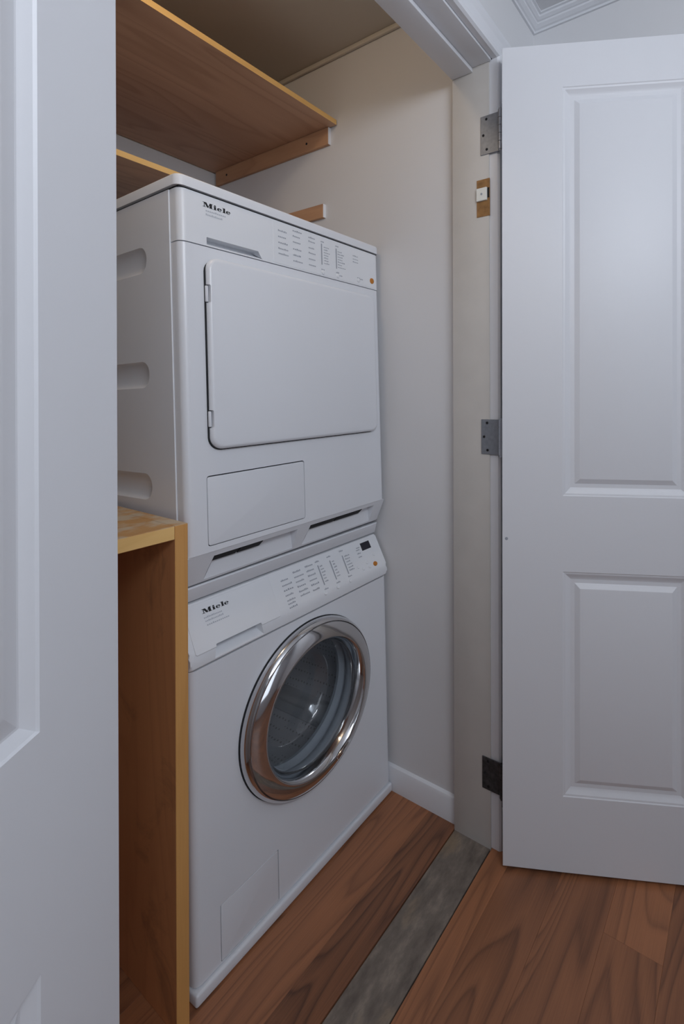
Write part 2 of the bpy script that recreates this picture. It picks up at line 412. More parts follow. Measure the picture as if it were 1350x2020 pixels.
# small crown moulding round the room corner
cp = [(0, 2.257), (0.006, 2.257), (0.008, 2.262), (0.013, 2.264), (0.021, 2.270), (0.022, 2.2745), (0.026, 2.2755), (0.033, 2.280), (0.034, 2.285), (0.040, 2.286), (0.040, ZR), (0, ZR)]
bm = bmesh.new(); n = len(cp)
A = [bm.verts.new((XROOM, YF1-o_, z)) for o_, z in cp]; B = [bm.verts.new((XR-o_, YF1-o_, z)) for o_, z in cp]; Cc = [bm.verts.new((XR-o_, YROOM, z)) for o_, z in cp]
for P, Q in ((A, B), (B, Cc)):
    for i in range(n): bm.faces.new((P[i], P[(i+1) % n], Q[(i+1) % n], Q[i]))
bm.faces.new(A); bm.faces.new(Cc)
struct('trim_crown', bm, 'trim')
# thin bead between the closet wall and its ceiling
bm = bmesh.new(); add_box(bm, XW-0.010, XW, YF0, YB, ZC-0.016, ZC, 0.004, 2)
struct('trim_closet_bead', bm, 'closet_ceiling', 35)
# baseboard on the closet right wall, eased top edge
bm = bmesh.new()
for y0, y1 in ((YF0, YB),):
    prof = [(XW, 0), (XW-0.011, 0), (XW-0.011, 0.060), (XW-0.008, 0.068), (XW-0.003, 0.0715), (XW, 0.072)]
    a = [bm.verts.new((x, y0, z)) for x, z in prof]; b = [bm.verts.new((x, y1, z)) for x, z in prof]; n = len(prof)
    for i in range(n): bm.faces.new((a[i], a[(i+1) % n], b[(i+1) % n], b[i]))
    bm.faces.new(a); bm.faces.new(b)
struct('baseboard_right', bm, 'trim', 30)

# ------------------------------------------------------------------ panelled doors
def panel_door(name, label, hinge, angle, W, H, z0, panels, prof, roll=0.0):
    """local frame: x from the hinge edge along the leaf, -y is the visible face, z up"""
    d = empty(name, label, 'door', (hinge[0], hinge[1], z0), (0, roll, angle))
    d['kind'] = 'structure'
    T = 0.035
    bm = bmesh.new()
    xs = sorted({0, W} | {p[0] for p in panels} | {p[1] for p in panels}); zs = sorted({0, H} | {p[2] for p in panels} | {p[3] for p in panels})
    V = {}
    def vert(x, z, y=0.0):
        k = (round(x, 5), round(z, 5), y)
        if k not in V: V[k] = bm.verts.new((x, y, z))
        return V[k]
    for x0, x1 in zip(xs, xs[1:]):
        for q0, q1 in zip(zs, zs[1:]):
            cx, cz = (x0+x1)/2, (q0+q1)/2
            if any(p[0] < cx < p[1] and p[2] < cz < p[3] for p in panels): continue
            bm.faces.new((vert(x0, q0), vert(x1, q0), vert(x1, q1), vert(x0, q1)))
    # back and edges
    bk = [bm.verts.new(v) for v in ((0, T, 0), (W, T, 0), (W, T, H), (0, T, H))]
    bm.faces.new(bk)
    bl = [vert(x, 0) for x in xs]; br = [vert(W, z) for z in zs]; bt = [vert(x, H) for x in xs[::-1]]; bl2 = [vert(0, z) for z in zs[::-1]]
    bm.faces.new(bl+[bk[1], bk[0]]); bm.faces.new(br+[bk[2], bk[1]]); bm.faces.new(bt+[bk[3], bk[2]]); bm.faces.new(bl2+[bk[0], bk[3]])
    fe = [e for e in bm.edges if all(abs(v.co.y) < 1e-6 for v in e.verts) and (all(abs(v.co.x) < 1e-6 for v in e.verts) or all(abs(v.co.z) < 1e-6 for v in e.verts) or all(abs(v.co.x-W) < 1e-6 for v in e.verts))]
    bmesh.ops.bevel(bm, geom=fe, offset=0.0018, segments=2, profile=0.5, affect='EDGES')
    obj('door_leaf', bm, 'door', d, 30)
    for x0, x1, q0, q1 in panels:
        bm = bmesh.new(); prev = None
        for ins, dep in prof:
            ring = [bm.verts.new(v) for v in ((x0+ins, dep, q0+ins), (x1-ins, dep, q0+ins), (x1-ins, dep, q1-ins), (x0+ins, dep, q1-ins))]
            if prev:
                for i in range(4): bm.faces.new((prev[i], prev[(i+1) % 4], ring[(i+1) % 4], ring[i]))
            prev = ring
        bm.faces.new(prev)
        obj('door_panel', bm, 'door', d, 12)
    return d
PROF_R = [(0, 0), (0.002, 0.0015), (0.006, 0.0022), (0.013, 0.0065), (0.018, 0.0085), (0.020, 0.0090), (0.029, 0.0090), (0.032, 0.0075), (0.041, 0.0030), (0.043, 0.0026)]
PROF_L = [(0, 0), (0.0015, 0.0022), (0.007, 0.0052), (0.0085, 0.0062), (0.0105, 0.0072), (0.0125, 0.0072), (0.029, 0.0026), (0.031, 0.0022)]
RD_ANG = math.atan2(-0.907, 0.421)
rd = panel_door('door_2', 'tall white two-panel door standing open on the right, hung on three hinges', (0.547, -0.384), RD_ANG, 0.59, 2.012, 0.010,
    [(0.146, 0.444, 0.184, 0.731), (0.146, 0.444, 0.915, 1.907)], PROF_R, math.radians(0.10))
LD_ANG = math.radians(180+36.5)
# the left leaf runs away from its hinge towards the viewer; its local -y must face the room, so it is built from its free end
lw = 0.31; hx, hy = -0.2960, -0.384
ld = panel_door('door_1', 'white panelled door standing open at the left edge, nearest the viewer', (hx+lw*math.cos(LD_ANG), hy+lw*math.sin(LD_ANG)), LD_ANG-PI, lw, 2.010, 0.010,
    [(0.0995, lw-0.0995, 0.184, 0.717), (0.0995, lw-0.0995, 0.9046, 1.907)], PROF_L)

# hinges (with the right door; plates lie on the jamb)
def hinge(z0, z1, mat, name='hinge'):
    inv = rd.matrix_basis.inverted()
    def tf(bm):
        bmesh.ops.transform(bm, matrix=inv, verts=bm.verts); return bm
    bm = bmesh.new()
    add_box(bm, XJ-0.0022, XJ+0.0005, -0.3635, -0.3095, z0, z1, 0.0008, 1)
    h = obj(name, tf(bm), mat, rd, 30)
    nk = 5; hh = (z1-z0)/nk
    bm = bmesh.new()
    for i in range(nk): add_cyl(bm, (XJ-0.006, -0.3690, z0+i*hh+0.0006), (XJ-0.006, -0.3690, z0+(i+1)*hh-0.0006), 0.0062, 14)
    add_cyl(bm, (XJ-0.006, -0.3690, z0-0.004), (XJ-0.006, -0.3690, z1+0.004), 0.0045, 12)
    obj('hinge_barrel', tf(bm), 'hinge_pin' if mat == 'hinge' else mat, h, 30)
    for y, f in ((-0.327, 0.90), (-0.318, 0.50), (-0.328, 0.12)):
        bm = bmesh.new(); add_cyl(bm, (XJ-0.0022, y, z0+f*(z1-z0)), (XJ-0.0030, y, z0+f*(z1-z0)), 0.0034, 12)
        obj('screw', tf(bm), 'black', h)
    # second plate, folded against the door edge
    bm = bmesh.new()
    c0 = Vector((0.547+0.02*0.9, -0.384+0.02*0.42, 0))
    add_box(bm, -0.0018, 0.0002, 0.004, 0.032, z0-0.01, z1-0.01, 0.0005, 1)
    obj('hinge_plate', bm, mat, h)
bpy.context.view_layer.update()
hinge(1.790, 1.890, 'hinge'); hinge(1.017, 1.107, 'hinge'); hinge(0.150, 0.233, 'hinge_dark')
# dent on the right door's hinge stile
bm = bmesh.new(); add_lathe_y(bm, [(0, -0.0004), (0.003, -0.0003), (0.0045, 0.0002)], 0.010, 0.807, 14); obj('filled_screw_hole', bm, 'print', rd)

# old catch left in the right jamb
ct = empty('door_catch', 'old white plastic catch in a bare brown wood mortise of the right jamb', 'catch', (XJ, -0.316, 1.632))
obj('mortise', boxbm(-0.0012, 0.002, -0.019, 0.0185, 0.0, 0.096), 'raw_wood', ct)
obj('mortise_edge', boxbm(-0.0016, 0.002, -0.0185, -0.0130, 0.046, 0.072), 'black', ct)
obj('catch_plate', boxbm(-0.006, 0.002, -0.0125, 0.0175, 0.040, 0.073, 0.001, 2), 'catch', ct)
bm = bmesh.new(); add_cyl(bm, (-0.006, 0.002, 0.057), (-0.0068, 0.002, 0.057), 0.0028, 10); obj('screw', bm, 'print', ct)

# ------------------------------------------------------------------ shelves
def shelf(name, label, x0, x1, y0, y1, z0, z1):
    bm = bmesh.new(); fs = add_box(bm, x0, x1, y0, y1, z0, z1)
    for f in fs:
        f.normal_update()
    bm.faces.ensure_lookup_table()
    bmesh.ops.recalc_face_normals(bm, faces=bm.faces)
    for f in bm.faces:
        if abs(f.normal.y) > 0.5: f.material_index = 1
    o = obj(name, bm, ['ply', 'ply_edge'], None); o['label'] = label; o['category'] = 'shelf'
    return o
shelf('plywood_shelf', 'wide brown plywood shelf with pale front edge, high under the closet ceiling', XL-0.018, XW-0.004, 0.227, 0.882, 2.034, 2.0495)
shelf('plywood_shelf', 'narrow lower plywood shelf with yellow front edge behind the dryer top', XL-0.018, XW-0.004, 0.490, 0.888, 1.792, 1.8075)
def cleat(label, y0, y1, z0, z1):
    t = empty('shelf_batten', label, 'batten', (XW, y0, z0))
    obj('batten_strip', boxbm(-0.011, 0, 0.0, y1-y0, 0, z1-z0, 0.0012, 1), 'cleat', t)
    obj('painted_end', boxbm(-0.0105, 0, -0.0012, 0.0, 0.0005, z1-z0-0.0005), 'trim', t)
    return t
t = cleat('wooden batten on the right closet wall carrying the high wide shelf', 0.258, 0.868, 1.9785, 2.0335)
for y in (0.10, 0.54):
    bm = bmesh.new(); add_cyl(bm, (-0.011, y, 0.027), (-0.0118, y, 0.027), 0.004, 10); obj('screw', bm, 'dark', t)
cleat('short wooden batten stub on the right closet wall just above the dryer', 0.282, 0.868, 1.747, 1.7915)

# ------------------------------------------------------------------ plywood box at the washer's left side
bx = empty('plywood_cabinet', 'open brown plywood box standing left of the washing machine', 'cabinet', (XL-0.01, -0.0135, 0.0))
def plypart(name, x0, x1, y0, y1, z0, z1, face, edge, top=None, parent=bx):
    bm = bmesh.new(); add_box(bm, x0-bx.location.x, x1-bx.location.x, y0-bx.location.y, y1-bx.location.y, z0, z1, 0.0008, 1)
    bmesh.ops.recalc_face_normals(bm, faces=bm.faces)
    for f in bm.faces:
        if f.normal.y < -0.5: f.material_index = 1
        if top and f.normal.z > 0.5: f.material_index = 2
    return obj(name, bm, [face, edge]+([top] if top else []), parent)
ZT = 0.935
plypart('side_panel', -0.0415, -0.0180, -0.0135, 0.56, 0.0, ZT, 'ply_y', 'ply_edge_z', 'ply_top')
plypart('side_panel', XL-0.012, XL+0.010, -0.0135, 0.56, 0.0, ZT, 'ply_y', 'ply_edge_z')
plypart('top_panel', XL+0.0105, -0.042, -0.0135, 0.56, ZT-0.025, ZT-0.0003, 'ply_y', 'ply_edge', 'ply_top')
plypart('back_panel', XL+0.0105, -0.042, 0.545, 0.56, 0.0, ZT-0.0255, 'ply_y', 'ply_edge')

# ------------------------------------------------------------------ machines
MROT = (-0.0246, 0.0, 0.0120)
R3 = Matrix.Rotation(MROT[2], 3, 'Z') @ Matrix.Rotation(MROT[0], 3, 'X')
wz = empty('washing_machine', 'white front-loading washing machine with round chrome glass door, under the dryer', 'washing machine', (0, 0, 0), MROT)
dro = R3 @ Vector((0, 0, 0.79))
dy = empty('tumble_dryer', 'white tumble dryer with square door stacked on the washing machine', 'dryer', dro, (MROT[0], -0.008, MROT[2]))
WM = 0.595

def hash_bars(bm, T, x, z, w_, h, letters):
    """a printed word too small to read: short strokes side by side"""
    n = max(2, letters); lw_ = w_/n
    for i in range(n):
        hh = h*random.choice((0.7, 0.7, 0.7, 1.0)); xx = x+i*lw_
        q = [T(xx, z), T(xx+lw_*0.72, z), T(xx+lw_*0.72, z+hh), T(xx, z+hh)]
        bm.faces.new([bm.verts.new(v) for v in q])
def quad(bm, T, x0, x1, z0, z1):
    bm.faces.new([bm.verts.new(T(*q)) for q in ((x0, z0), (x1, z0), (x1, z1), (x0, z1))])
def poly(bm, T, pts): bm.faces.new([bm.verts.new(T(*q)) for q in pts])
def ring_poly(bm, T, cx, cz, ro, ri, a0, a1, n=18):
    P = []
    for i in range(n+1):
        a = a0+(a1-a0)*i/n; P.append(((cx+ro[0]*math.cos(a), cz+ro[1]*math.sin(a)), (cx+ri[0]*math.cos(a), cz+ri[1]*math.sin(a))))
    for (o0, i0), (o1, i1) in zip(P, P[1:]): poly(bm, T, (o0, o1, i1, i0))
def logo(T0, x, z, width, h):
    """the five letters of the maker's word mark, heavy slab-serif"""
    bm = bmesh.new(); k = width/3.86
    def T(a, b): return T0(x+a*k, z+b*h)
    # M
    quad(bm, T, 0.0, 0.42, 0, 0.10); quad(bm, T, 0.16, 0.26, 0.1, 0.92); quad(bm, T, 0.0, 0.30, 0.90, 1.0)
    poly(bm, T, ((0.16, 1.0), (0.50, 1.0), (0.80, 0.18), (0.66, 0.0), (0.58, 0.0)))
    poly(bm, T, ((0.66, 0.0), (0.74, 0.02), (1.02, 0.86), (0.92, 0.86)))
    quad(bm, T, 0.92, 1.24, 0.0, 1.0); quad(bm, T, 0.82, 1.34, 0, 0.10); quad(bm, T, 0.92, 1.34, 0.90, 1.0)
    # i
    quad(bm, T, 1.52, 1.80, 0, 0.66); quad(bm, T, 1.44, 1.88, 0, 0.09); quad(bm, T, 1.44, 1.62, 0.58, 0.67)
    ring_poly(bm, T, 1.66, 0.85, (0.15, 0.14), (0.0, 0.0), 0, 2*PI, 12)
    # e l e
    for ex in (2.28, 3.52):
        ring_poly(bm, T, ex, 0.33, (0.33, 0.35), (0.11, 0.26), 0.0, 1.80*PI)
        quad(bm, T, ex-0.12, ex+0.32, 0.31, 0.41)
    quad(bm, T, 2.80, 3.08, 0, 1.0); quad(bm, T, 2.70, 3.16, 0, 0.09); quad(bm, T, 2.70, 2.90, 0.91, 1.0)
    return bm

# ---- washing machine
FO = Vector((0, 0.0016, 0.673)); ET = Vector((0, 0.0404, 0.077)).normalized(); EN = Vector((0, -ET.z, ET.y))   # sloping control panel frame
def TP(off): return lambda x, t: tuple(FO+Vector((x, 0, 0))+ET*t+EN*off)
def TPm(x, y, t): return tuple(FO+Vector((x, 0, 0))+ET*t-EN*y)      # y<0 is out of the panel

DC = (0.299, 0.4202)                                                    # centre of the round door
body = obj('cabinet', boxbm(0.0015, WM-0.0015, 0.0, 0.575, 0.030, 0.6345, 0.014, 4, only=lambda e: abs(e.verts[0].co.z-e.verts[1].co.z) > 0.1 and e.verts[0].co.y < 0.1), 'enamel', wz)
cb = bmesh.new(); add_lathe_y(cb, [(0.0, -0.05), (0.183, -0.05), (0.183, 0.06), (0.235, 0.061), (0.212, 0.42), (0.0, 0.42)], DC[0], DC[1], 72); cut(body, cb)
fx0, fx1, fz0, fz1 = 0.0545, 0.1955, 0.032, 0.1445
cut(body, boxbm(fx0, fx1, -0.01, 0.010, fz0, fz1))
resmooth(body, 32)
bm = bmesh.new(); add_plate(bm, fx0+0.0015, fx1-0.0015, fz0+0.0015, fz1-0.0015, 0.0015, 0.003, -0.0002, 0.0008); obj('drain_flap', bm, 'enamel', wz, 30)
obj('flap_gap_shade', boxbm(fx0, fx1, 0.003, 0.0095, fz0, fz1), 'dark', wz)  # dark plate in the pocket, paints shade into the flap outline
up = obj('upper_body', boxbm(0.004, WM-0.004, 0.06, 0.572, 0.6345, 0.753), 'enamel', wz)
# fascia
prof = [(0.060, 0.6375), (0.0, 0.6375), (-0.0028, 0.6405), (-0.0034, 0.648), (-0.0032, 0.657), (-0.0022, 0.6645), (0.0002, 0.6705), (0.0016, 0.673), (0.0406, 0.7475), (0.0425, 0.7505), (0.060, 0.7525)]
bm = bmesh.new(); prism_x(bm, prof, 0.0005, WM-0.0005)
es = [e for e in bm.edges if abs(e.verts[0].co.x-e.verts[1].co.x) < 1e-6 and max(v.co.y for v in e.verts) < 0.05]
bmesh.ops.bevel(bm, geom=es, offset=0.006, segments=3, profile=0.5, affect='EDGES')
fas = obj('control_panel', bm, 'panel_plastic', wz)
def handle_cutter():
    cb = bmesh.new(); prev = None
    pts = [(0.051, -0.0290), (0.1660, -0.0290), (0.1600, -0.0045), (0.055, -0.0045)]
    lo = [cb.verts.new(TPm(x, 0.026 if t > -0.02 else 0.010, t)) for x, t in pts]; hi = [cb.verts.new(TPm(x, -0.03, t)) for x, t in pts]
    for i in range(4): cb.faces.new((lo[i], lo[(i+1) % 4], hi[(i+1) % 4], hi[i]))
    cb.faces.new(lo); cb.faces.new(hi); return cb
cut(fas, handle_cutter()); resmooth(fas, 28)
bm = bmesh.new(); add_plate(bm, 0.012, 0.2125, -0.0105, 0.0835, 0.004, 0.0005, -0.0016, 0.0010, T=TPm)
drw = obj('detergent_drawer', bm, 'panel_plastic', wz)
cut(drw, handle_cutter()); resmooth(drw, 28)
bm = logo(TP(0.0019), 0.0455, 0.0600, 0.0590, 0.0092); obj('maker_logo', bm, 'logo', wz)
bm = bmesh.new()
for i, (t0, w2) in enumerate(((0.0500, 0.040), (0.0430, 0.040), (0.0350, 0.050))): hash_bars(bm, TP(0.0019), 0.0460+0.001*i, t0, w2, 0.0034, 12)
obj('printed_model_text', bm, 'print_soft', wz, kind='stuff')
# program legend
bm = bmesh.new(); T = TP(0.0005)
for cx_, zs_, ww in ((0.240, [0.060, 0.048, 0.036, 0.024, 0.012, 0.004, -0.005], 0.030), (0.279, [0.068, 0.056, 0.044, 0.032, 0.020, 0.010], 0.031), (0.318, [0.070, 0.058, 0.046, 0.034, 0.022, 0.009], 0.028)):
    for z_ in zs_: hash_bars(bm, T, cx_, z_, ww*random.uniform(0.7, 1.0), 0.0042, random.randint(5, 8))
for z_ in (0.058, 0.050, 0.042, 0.034, 0.026, 0.018): 
    for cx_, ww in ((0.362, 0.014), (0.405, 0.012), (0.452, 0.022)): hash_bars(bm, T, cx_, z_, ww*random.uniform(0.6, 1), 0.0035, 4)
for cx_, z_ in ((0.352, 0.072), (0.393, 0.073), (0.440, 0.075), (0.352, 0.000), (0.395, 0.002), (0.44, 0.004), (0.500, 0.060), (0.500, 0.050), (0.500, 0.040), (0.503, 0.066)): hash_bars(bm, T, cx_, z_, 0.014, 0.004, 4)
obj('program_legend', bm, 'print', wz, kind='stuff')
for cx_ in (0.357, 0.399, 0.445):
    bm = bmesh.new(); quad(bm, T, cx_-0.0016, cx_+0.0016, 0.012, 0.064); obj('indicator_strip', bm, 'print', wz)
def push_button(x, t, r, parent=wz):
    bm = bmesh.new(); n = 16
    A_ = [TPm(x+r*math.cos(2*PI*i/n), 0.0, t+r*0.8*math.sin(2*PI*i/n)) for i in range(n)]; B_ = [TPm(x+r*0.8*math.cos(2*PI*i/n), -0.002, t+r*0.64*math.sin(2*PI*i/n)) for i in range(n)]
    A_ = [bm.verts.new(v) for v in A_]; B_ = [bm.verts.new(v) for v in B_]
    for i in range(n): bm.faces.new((A_[i], A_[(i+1) % n], B_[(i+1) % n], B_[i]))
    bm.faces.new(B_)
    return bm
for x, t in ((0.352, -0.008), (0.396, -0.007), (0.442, -0.006), (0.486, 0.018), (0.502, 0.008), (0.524, 0.020), (0.528, 0.006), (0.560, 0.034)):
    obj('push_button', push_button(x, t, 0.0058), 'panel_plastic', wz, 30)
o = obj('power_button', push_button(0.552, 0.0075, 0.0085), 'orange', wz, 30); o['label'] = 'amber power button'
bm = bmesh.new(); add_plate(bm, 0.5225, 0.560, 0.0545, 0.0765, 0.001, 0.0005, -0.0008, 0.0004, T=TPm)
o = obj('display_window', bm, 'display', wz); o['label'] = 'small dark display window'
# worktop lid
bm = bmesh.new()
prof = [(0.575, 0.7555), (0.0430, 0.7555), (0.0405, 0.7580), (0.0320, 0.7840), (0.0345, 0.7865), (0.575, 0.7865)]
prism_x(bm, prof, -0.002, WM+0.001)
es = [e for e in bm.edges if abs(e.verts[0].co.x-e.verts[1].co.x) < 1e-6 and max(v.co.y for v in e.verts) < 0.06 and abs(e.verts[0].co.z-e.verts[1].co.z) > 0.01]
bmesh.ops.bevel(bm, geom=es, offset=0.008, segments=3, profile=0.5, affect='EDGES')
obj('lid', bm, 'plastic', wz, 30)
# plinth and feet
bm = boxbm(-0.002, WM-0.004, -0.0085, 0.040, 0.002, 0.0270, 0.005, 3); obj('plinth', bm, 'plastic', wz, 40)
for x in (0.06, 0.535):
    for y in (0.09, 0.52):
        bm = bmesh.new(); add_cyl(bm, (x, y, 0.0246*y+0.0005), (x, y, 0.032), 0.018, 16); obj('foot', bm, 'rubber', wz, 30)
# round door
bm = bmesh.new(); add_lathe_y(bm, [(0.1815, 0.0005), (0.1985, 0.0005), (0.1988, -0.002), (0.1980, -0.0040), (0.1815, -0.0040)], DC[0], DC[1], 96, True)
obj('door_seal_gap', bm, 'dark', wz, 40)
dr = obj('round_door', (lambda b: (add_lathe_y(b, [(0.1410, -0.0045), (0.1972, -0.0045), (0.1972, -0.010), (0.1955, -0.0165), (0.1915, -0.0222), (0.1890, -0.0245), (0.1878, -0.0215), (0.1862, -0.0257), (0.1800, -0.0302), (0.1720, -0.0338), (0.1640, -0.0362), (0.1580, -0.0370), (0.1540, -0.0362), (0.1510, -0.0330), (0.1465, -0.0220), (0.1430, -0.0120), (0.1410, -0.0060)], DC[0], DC[1], 128, True), b)[1])(bmesh.new()), 'chrome', wz, 28)
dr['label'] = 'chrome ring of the round door'
bm = bmesh.new()
po = [(0.1440, -0.0130), (0.1410, -0.0100), (0.1370, -0.002), (0.1330, 0.010), (0.1290, 0.030), (0.1260, 0.055), (0.1220, 0.068), (0.1130, 0.076), (0.095, 0.082), (0.070, 0.086), (0.040, 0.089), (0.0, 0.090)]
add_lathe_y(bm, po, DC[0], DC[1], 96)
gb = obj('glass_bowl', bm, 'glass', dr, 50)
bm = bmesh.new(); add_lathe_y(bm, [(0.183, 0.004), (0.176, -0.001), (0.160, 0.006), (0.152, 0.020), (0.155, 0.034), (0.168, 0.045), (0.150, 0.056), (0.152, 0.066), (0.183, 0.066)], DC[0], DC[1], 96)
obj('door_gasket', bm, 'rubber', wz, 50)
bm = bmesh.new(); add_lathe_y(bm, [(0.152, 0.066), (0.160, 0.070), (0.222, 0.078), (0.224, 0.10), (0.210, 0.395), (0.195, 0.410), (0.08, 0.412), (0.0, 0.405)], DC[0], DC[1], 72)
drum = obj('drum', bm, 'drum', wz, 40)
for kk in range(3):
    an = 2*PI*kk/3+PI+0.25; bm = bmesh.new()
    for y0, y1, r0, r1 in ((0.12, 0.38, 0.217, 0.150),):
        ca, sa = math.cos(an), math.sin(an); tx, tz = -sa, ca
        P = []
        for y in (0.11, 0.385):
            for r_, hw in ((0.222, 0.034), (0.168, 0.010)):
                for sg in (-1, 1):
                    P.append(bm.verts.new((DC[0]+ca*r_*(1-0.05*(y > 0.2))+tx*hw*sg, y+(0.03 if (r_ < 0.2 and y < 0.2) else 0), DC[1]+sa*r_*(1-0.05*(y > 0.2))+tz*hw*sg)))
        for f in ((0, 1, 3, 2), (4, 6, 7, 5), (0, 2, 6, 4), (1, 5, 7, 3), (2, 3, 7, 6), (0, 4, 5, 1)): bm.faces.new([P[i] for i in f])
    bmesh.ops.bevel(bm, geom=list(bm.edges), offset=0.006, segments=2, profile=0.5, affect='EDGES')
    obj('drum_lifter', bm, 'drum_dark', drum, 40)
# door catch on the inner rim
bm = bmesh.new(); a0 = -1.15
P0 = Vector((DC[0]+0.160*math.cos(a0), -0.034, DC[1]+0.160*math.sin(a0)))
add_box(bm, -0.022, 0.022, -0.006, 0.008, -0.007, 0.007, 0.004, 2)
bmesh.ops.transform(bm, matrix=Matrix.Translation(P0) @ Matrix.Rotation(-(a0+PI/2), 4, 'Y'), verts=bm.verts)
obj('door_grip', bm, 'chrome', dr, 40)

# ---- tumble dryer (own frame: z from 0 at its base)
ZK, ZG, ZL = 0.0660, 0.6855, 0.7905
vert_front = lambda e: abs(e.verts[0].co.z-e.verts[1].co.z) > 0.05 and max(e.verts[0].co.y, e.verts[1].co.y) < 0.005
obj_body = obj('cabinet', boxbm(0.0, WM, 0.0320, 0.575, 0.004, ZL-0.0005, 0.0006, 1), 'enamel', dy)
for zc_ in (0.1965, 0.4285, 0.6665):
    cb = bmesh.new(); n = 10
    pts = [(0.118+0.027+0.027*math.cos(a_), zc_+0.027*math.sin(a_)) for a_ in [PI/2+PI*i/n for i in range(n+1)]]+[(0.46, zc_-0.027), (0.46, zc_+0.027)]
    # shallow pressed groove: bevelled sides
    rings = []
    for x_, g in ((-0.002, 1.05), (0.0008, 1.0), (0.0048, 0.90), (0.0085, 0.72), (0.0110, 0.42), (0.0118, 0.12)):
        rings.append([cb.verts.new((x_, y_+(0.030*(1-g)*0.8 if y_ < 0.3 else 0), zc_+(z_-zc_)*g)) for y_, z_ in pts])
    for A_, B_ in zip(rings, rings[1:]):
        for i in range(len(pts)): cb.faces.new((A_[i], A_[(i+1) % len(pts)], B_[(i+1) % len(pts)], B_[i]))
    cb.faces.new(rings[0]); cb.faces.new(rings[-1]); cut(obj_body, cb)
resmooth(obj_body, 30)
fp = obj('front_panel', boxbm(0.0022, WM-0.0022, 0.0, 0.0315, ZK, ZG-0.0012, 0.014, 5, only=vert_front), 'enamel', dy)
hx0, hx1, hz0, hz1 = 0.0435, 0.2935, 0.0775, 0.2195
cb = bmesh.new(); add_plate(cb, hx0, hx1, hz0, hz1, 0.006, 0.010, -0.01, 0.0001); cut(fp, cb); resmooth(fp, 35)
bm = bmesh.new(); add_plate(bm, hx0+0.0015, hx1-0.0013, hz0+0.0015, hz1-0.0026, 0.005, 0.004, -0.0004, 0.001); obj('condenser_hatch', bm, 'enamel', dy, 30)
bm = bmesh.new(); add_plate(bm, hx0, hx1, hz0, hz1, 0.006, 0.0095, 0.004, 0.0001); obj('hatch_gap_shade', bm, 'dark', dy)  # dark backing; the shade of the hatch outline is put into its colour
cp_ = obj('control_panel', boxbm(0.0020, WM-0.0020, -0.0006, 0.0315, ZG+0.0008, ZL-0.0008, 0.014, 5, only=vert_front), 'panel_plastic', dy)
cb = bmesh.new()
pts = [(0.0565, 0.6900), (0.1900, 0.6900), (0.1780, 0.7045), (0.0565, 0.7045)]
lo = [cb.verts.new((x, -0.01, z-(0.005 if z < 0.7 else 0))) for x, z in pts]; hi = [cb.verts.new((x, 0.024, z+(0.010 if z < 0.7 else 0))) for x, z in pts]
for i in range(4): cb.faces.new((lo[i], lo[(i+1) % 4], hi[(i+1) % 4], hi[i]))
cb.faces.new(lo); cb.faces.new(hi); cut(cp_, cb); resmooth(cp_, 35)
bm = bmesh.new(); add_plate(bm, 0.219, WM-0.016, ZG+0.004, ZL-0.004, 0.002, 0.001, -0.0011, 0.0004); obj('program_plate', bm, 'panel_plastic', dy)
TD = lambda x, z: (x, -0.0009, z)
TD2 = lambda x, z: (x, -0.0014, z)
bm = logo(TD, 0.0500, 0.7655, 0.0615, 0.0098); obj('maker_logo', bm, 'logo', dy)
bm = bmesh.new()
for i, z_ in enumerate((0.7570, 0.7490)): hash_bars(bm, TD, 0.0560, z_, 0.045-0.008*i, 0.0038, 11)
obj('printed_model_text', bm, 'print_soft', dy, kind='stuff')
bm = bmesh.new()
for cx_, zs_, ww in ((0.233, [0.766, 0.752, 0.738, 0.724, 0.712], 0.030), (0.276, [0.777, 0.764, 0.750, 0.733, 0.718, 0.704], 0.030), (0.325, [0.774, 0.764, 0.748, 0.735, 0.720, 0.705], 0.026)):
    for z_ in zs_: hash_bars(bm, TD2, cx_, z_, ww*random.uniform(0.7, 1.0), 0.0040, random.randint(5, 8))
for z_ in (0.762, 0.755, 0.748, 0.741, 0.734, 0.727, 0.720):
    hash_bars(bm, TD2, 0.376, z_, random.uniform(0.012, 0.024), 0.003, 4); hash_bars(bm, TD2, 0.426, z_, random.uniform(0.015, 0.03), 0.003, 5)
for z_ in (0.765, 0.756, 0.748): hash_bars(bm, TD2, 0.484, z_, 0.022, 0.003, 5)
for cx_, z_ in ((0.366, 0.774), (0.418, 0.775), (0.418, 0.704), (0.430, 0.698), (0.500, 0.706), (0.512, 0.704), (0.366, 0.702)): hash_bars(bm, TD2, cx_, z_, 0.012, 0.004, 3)
obj('program_legend', bm, 'print', dy, kind='stuff')
for cx_ in (0.3685, 0.4205):
    bm = bmesh.new(); quad(bm, TD2, cx_-0.0018, cx_+0.0018, 0.716, 0.770); obj('indicator_strip', bm, 'print', dy)
def dry_button(x, z, r):
    bm = bmesh.new(); add_lathe_y(bm, [(r, -0.0008), (r*0.92, -0.0028), (r*0.7, -0.0036), (0, -0.0034)], x, z, 20); return bm
for x, z in ((0.372, 0.6965), (0.424, 0.6975), (0.505, 0.701)): obj('push_button', dry_button(x, z, 0.006), 'panel_plastic', dy, 40)
o = obj('power_button', dry_button(0.562, 0.7095, 0.0085), 'orange', dy, 40); o['label'] = 'amber power button'
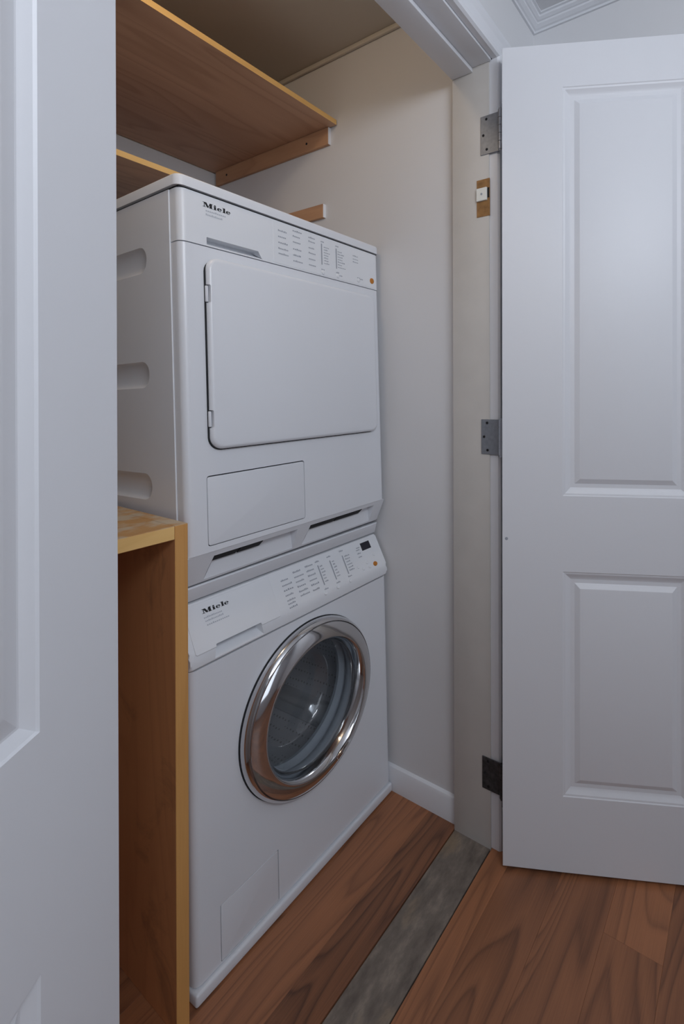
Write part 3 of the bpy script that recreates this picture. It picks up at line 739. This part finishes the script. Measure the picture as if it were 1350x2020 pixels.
# square door
bm = bmesh.new(); add_plate(bm, 0.0484, 0.5585, 0.2698, 0.6600, 0.027, 0.0005, -0.0035, 0.0005); obj('door_seal_gap', bm, 'dark', dy)  # dark plate peeking past the door, paints its shaded gap line
bm = bmesh.new(); add_plate(bm, 0.0505, 0.5605, 0.2718, 0.6630, 0.026, -0.0030, -0.0140, 0.0085, 8, 5)
sd = obj('square_door', bm, 'enamel', dy)
for z0_, z1_ in ((0.569, 0.606), (0.316, 0.352)): cut(sd, boxbm(0.040, 0.0552, -0.03, 0.01, z0_, z1_, 0.003, 2, only=lambda e: abs(e.verts[0].co.y-e.verts[1].co.y) > 0.01))
resmooth(sd, 32)
for z0_, z1_ in ((0.569, 0.606), (0.316, 0.352)): obj('door_hinge', boxbm(0.0485, 0.0535, -0.0075, -0.001, z0_+0.002, z1_-0.002, 0.0015, 2), 'plastic', sd, 30)
# lid
obj('lid_gap_shade', boxbm(0.004, WM-0.004, 0.0045, 0.57, ZL-0.001, ZL+0.0045), 'dark', dy)  # dark neck puts the shade into the groove under the lid
bm = bmesh.new(); add_box(bm, -0.003, WM+0.002, -0.003, 0.578, ZL+0.0035, 0.8160, 0.016, 5, only=lambda e: abs(e.verts[0].co.z-e.verts[1].co.z) > 0.01 and e.verts[0].co.y < 0.1)
tops = [e for e in bm.edges if all(v.co.z > 0.815 for v in e.verts) and len([f for f in e.link_faces if abs(f.normal.z) < 0.5]) == 1]
bmesh.ops.bevel(bm, geom=tops, offset=0.004, segments=3, profile=0.5, affect='EDGES')
obj('lid', bm, 'plastic', dy, 30)
# sloping air grille at the foot of the dryer
kp = [(0.045, 0.0), (0.0320, 0.0005), (0.0310, 0.002), (0.0020, ZK-0.003), (0.0008, ZK-0.0005), (0.045, ZK-0.0005)]
bm = bmesh.new(); prism_x(bm, kp, 0.0015, WM-0.0015)
es = [e for e in bm.edges if abs(e.verts[0].co.x-e.verts[1].co.x) < 1e-6 and max(v.co.y for v in e.verts) < 0.04]
bmesh.ops.bevel(bm, geom=es, offset=0.004, segments=2, profile=0.5, affect='EDGES')
kk_ = obj('air_grille', bm, 'plastic', dy)
def scoop(x0, x1):
    cb = bmesh.new()
    # outline on the slope (x, z): wider at the foot
    lo = [(x0+0.000, 0.0545), (x1, 0.0545), (x1+0.004, 0.006), (x0-0.012, 0.006)]
    yo = lambda z: 0.0310-(z-0.002)*0.029/(ZK-0.005)
    A_ = [cb.verts.new((x, yo(z)-0.012, z)) for x, z in lo]; B_ = [cb.verts.new((x+(0.004 if i in (0, 3) else -0.004), (0.030 if z > 0.03 else yo(z)+0.0006), z)) for i, (x, z) in enumerate(lo)]
    for i in range(4): cb.faces.new((A_[i], A_[(i+1) % 4], B_[(i+1) % 4], B_[i]))
    cb.faces.new(A_); cb.faces.new(B_); return cb
for x0, x1 in ((0.058, 0.275), (0.313, 0.555)): cut(kk_, scoop(x0, x1))
resmooth(kk_, 30)
for x0, x1 in ((0.060, 0.118), (0.122, 0.178), (0.316, 0.405), (0.409, 0.505)):
    bm = bmesh.new()
    A_ = [bm.verts.new(v) for v in ((x0, 0.0235, 0.0400), (x1, 0.0235, 0.0400), (x1, 0.0290, 0.0543), (x0, 0.0290, 0.0543), (x0, 0.0085, 0.0543), (x1, 0.0085, 0.0543), (x1, 0.0085, 0.0525), (x0, 0.0085, 0.0525))]
    bm.faces.new((A_[0], A_[1], A_[2], A_[3])); bm.faces.new((A_[3], A_[2], A_[5], A_[4])); bm.faces.new((A_[4], A_[5], A_[6], A_[7])); bm.faces.new((A_[7], A_[6], A_[1], A_[0]))
    bm.faces.new((A_[0], A_[3], A_[4], A_[7])); bm.faces.new((A_[1], A_[6], A_[5], A_[2]))
    obj('air_slot_shade', bm, 'black', kk_)  # black wedge paints the shade inside the slot opening
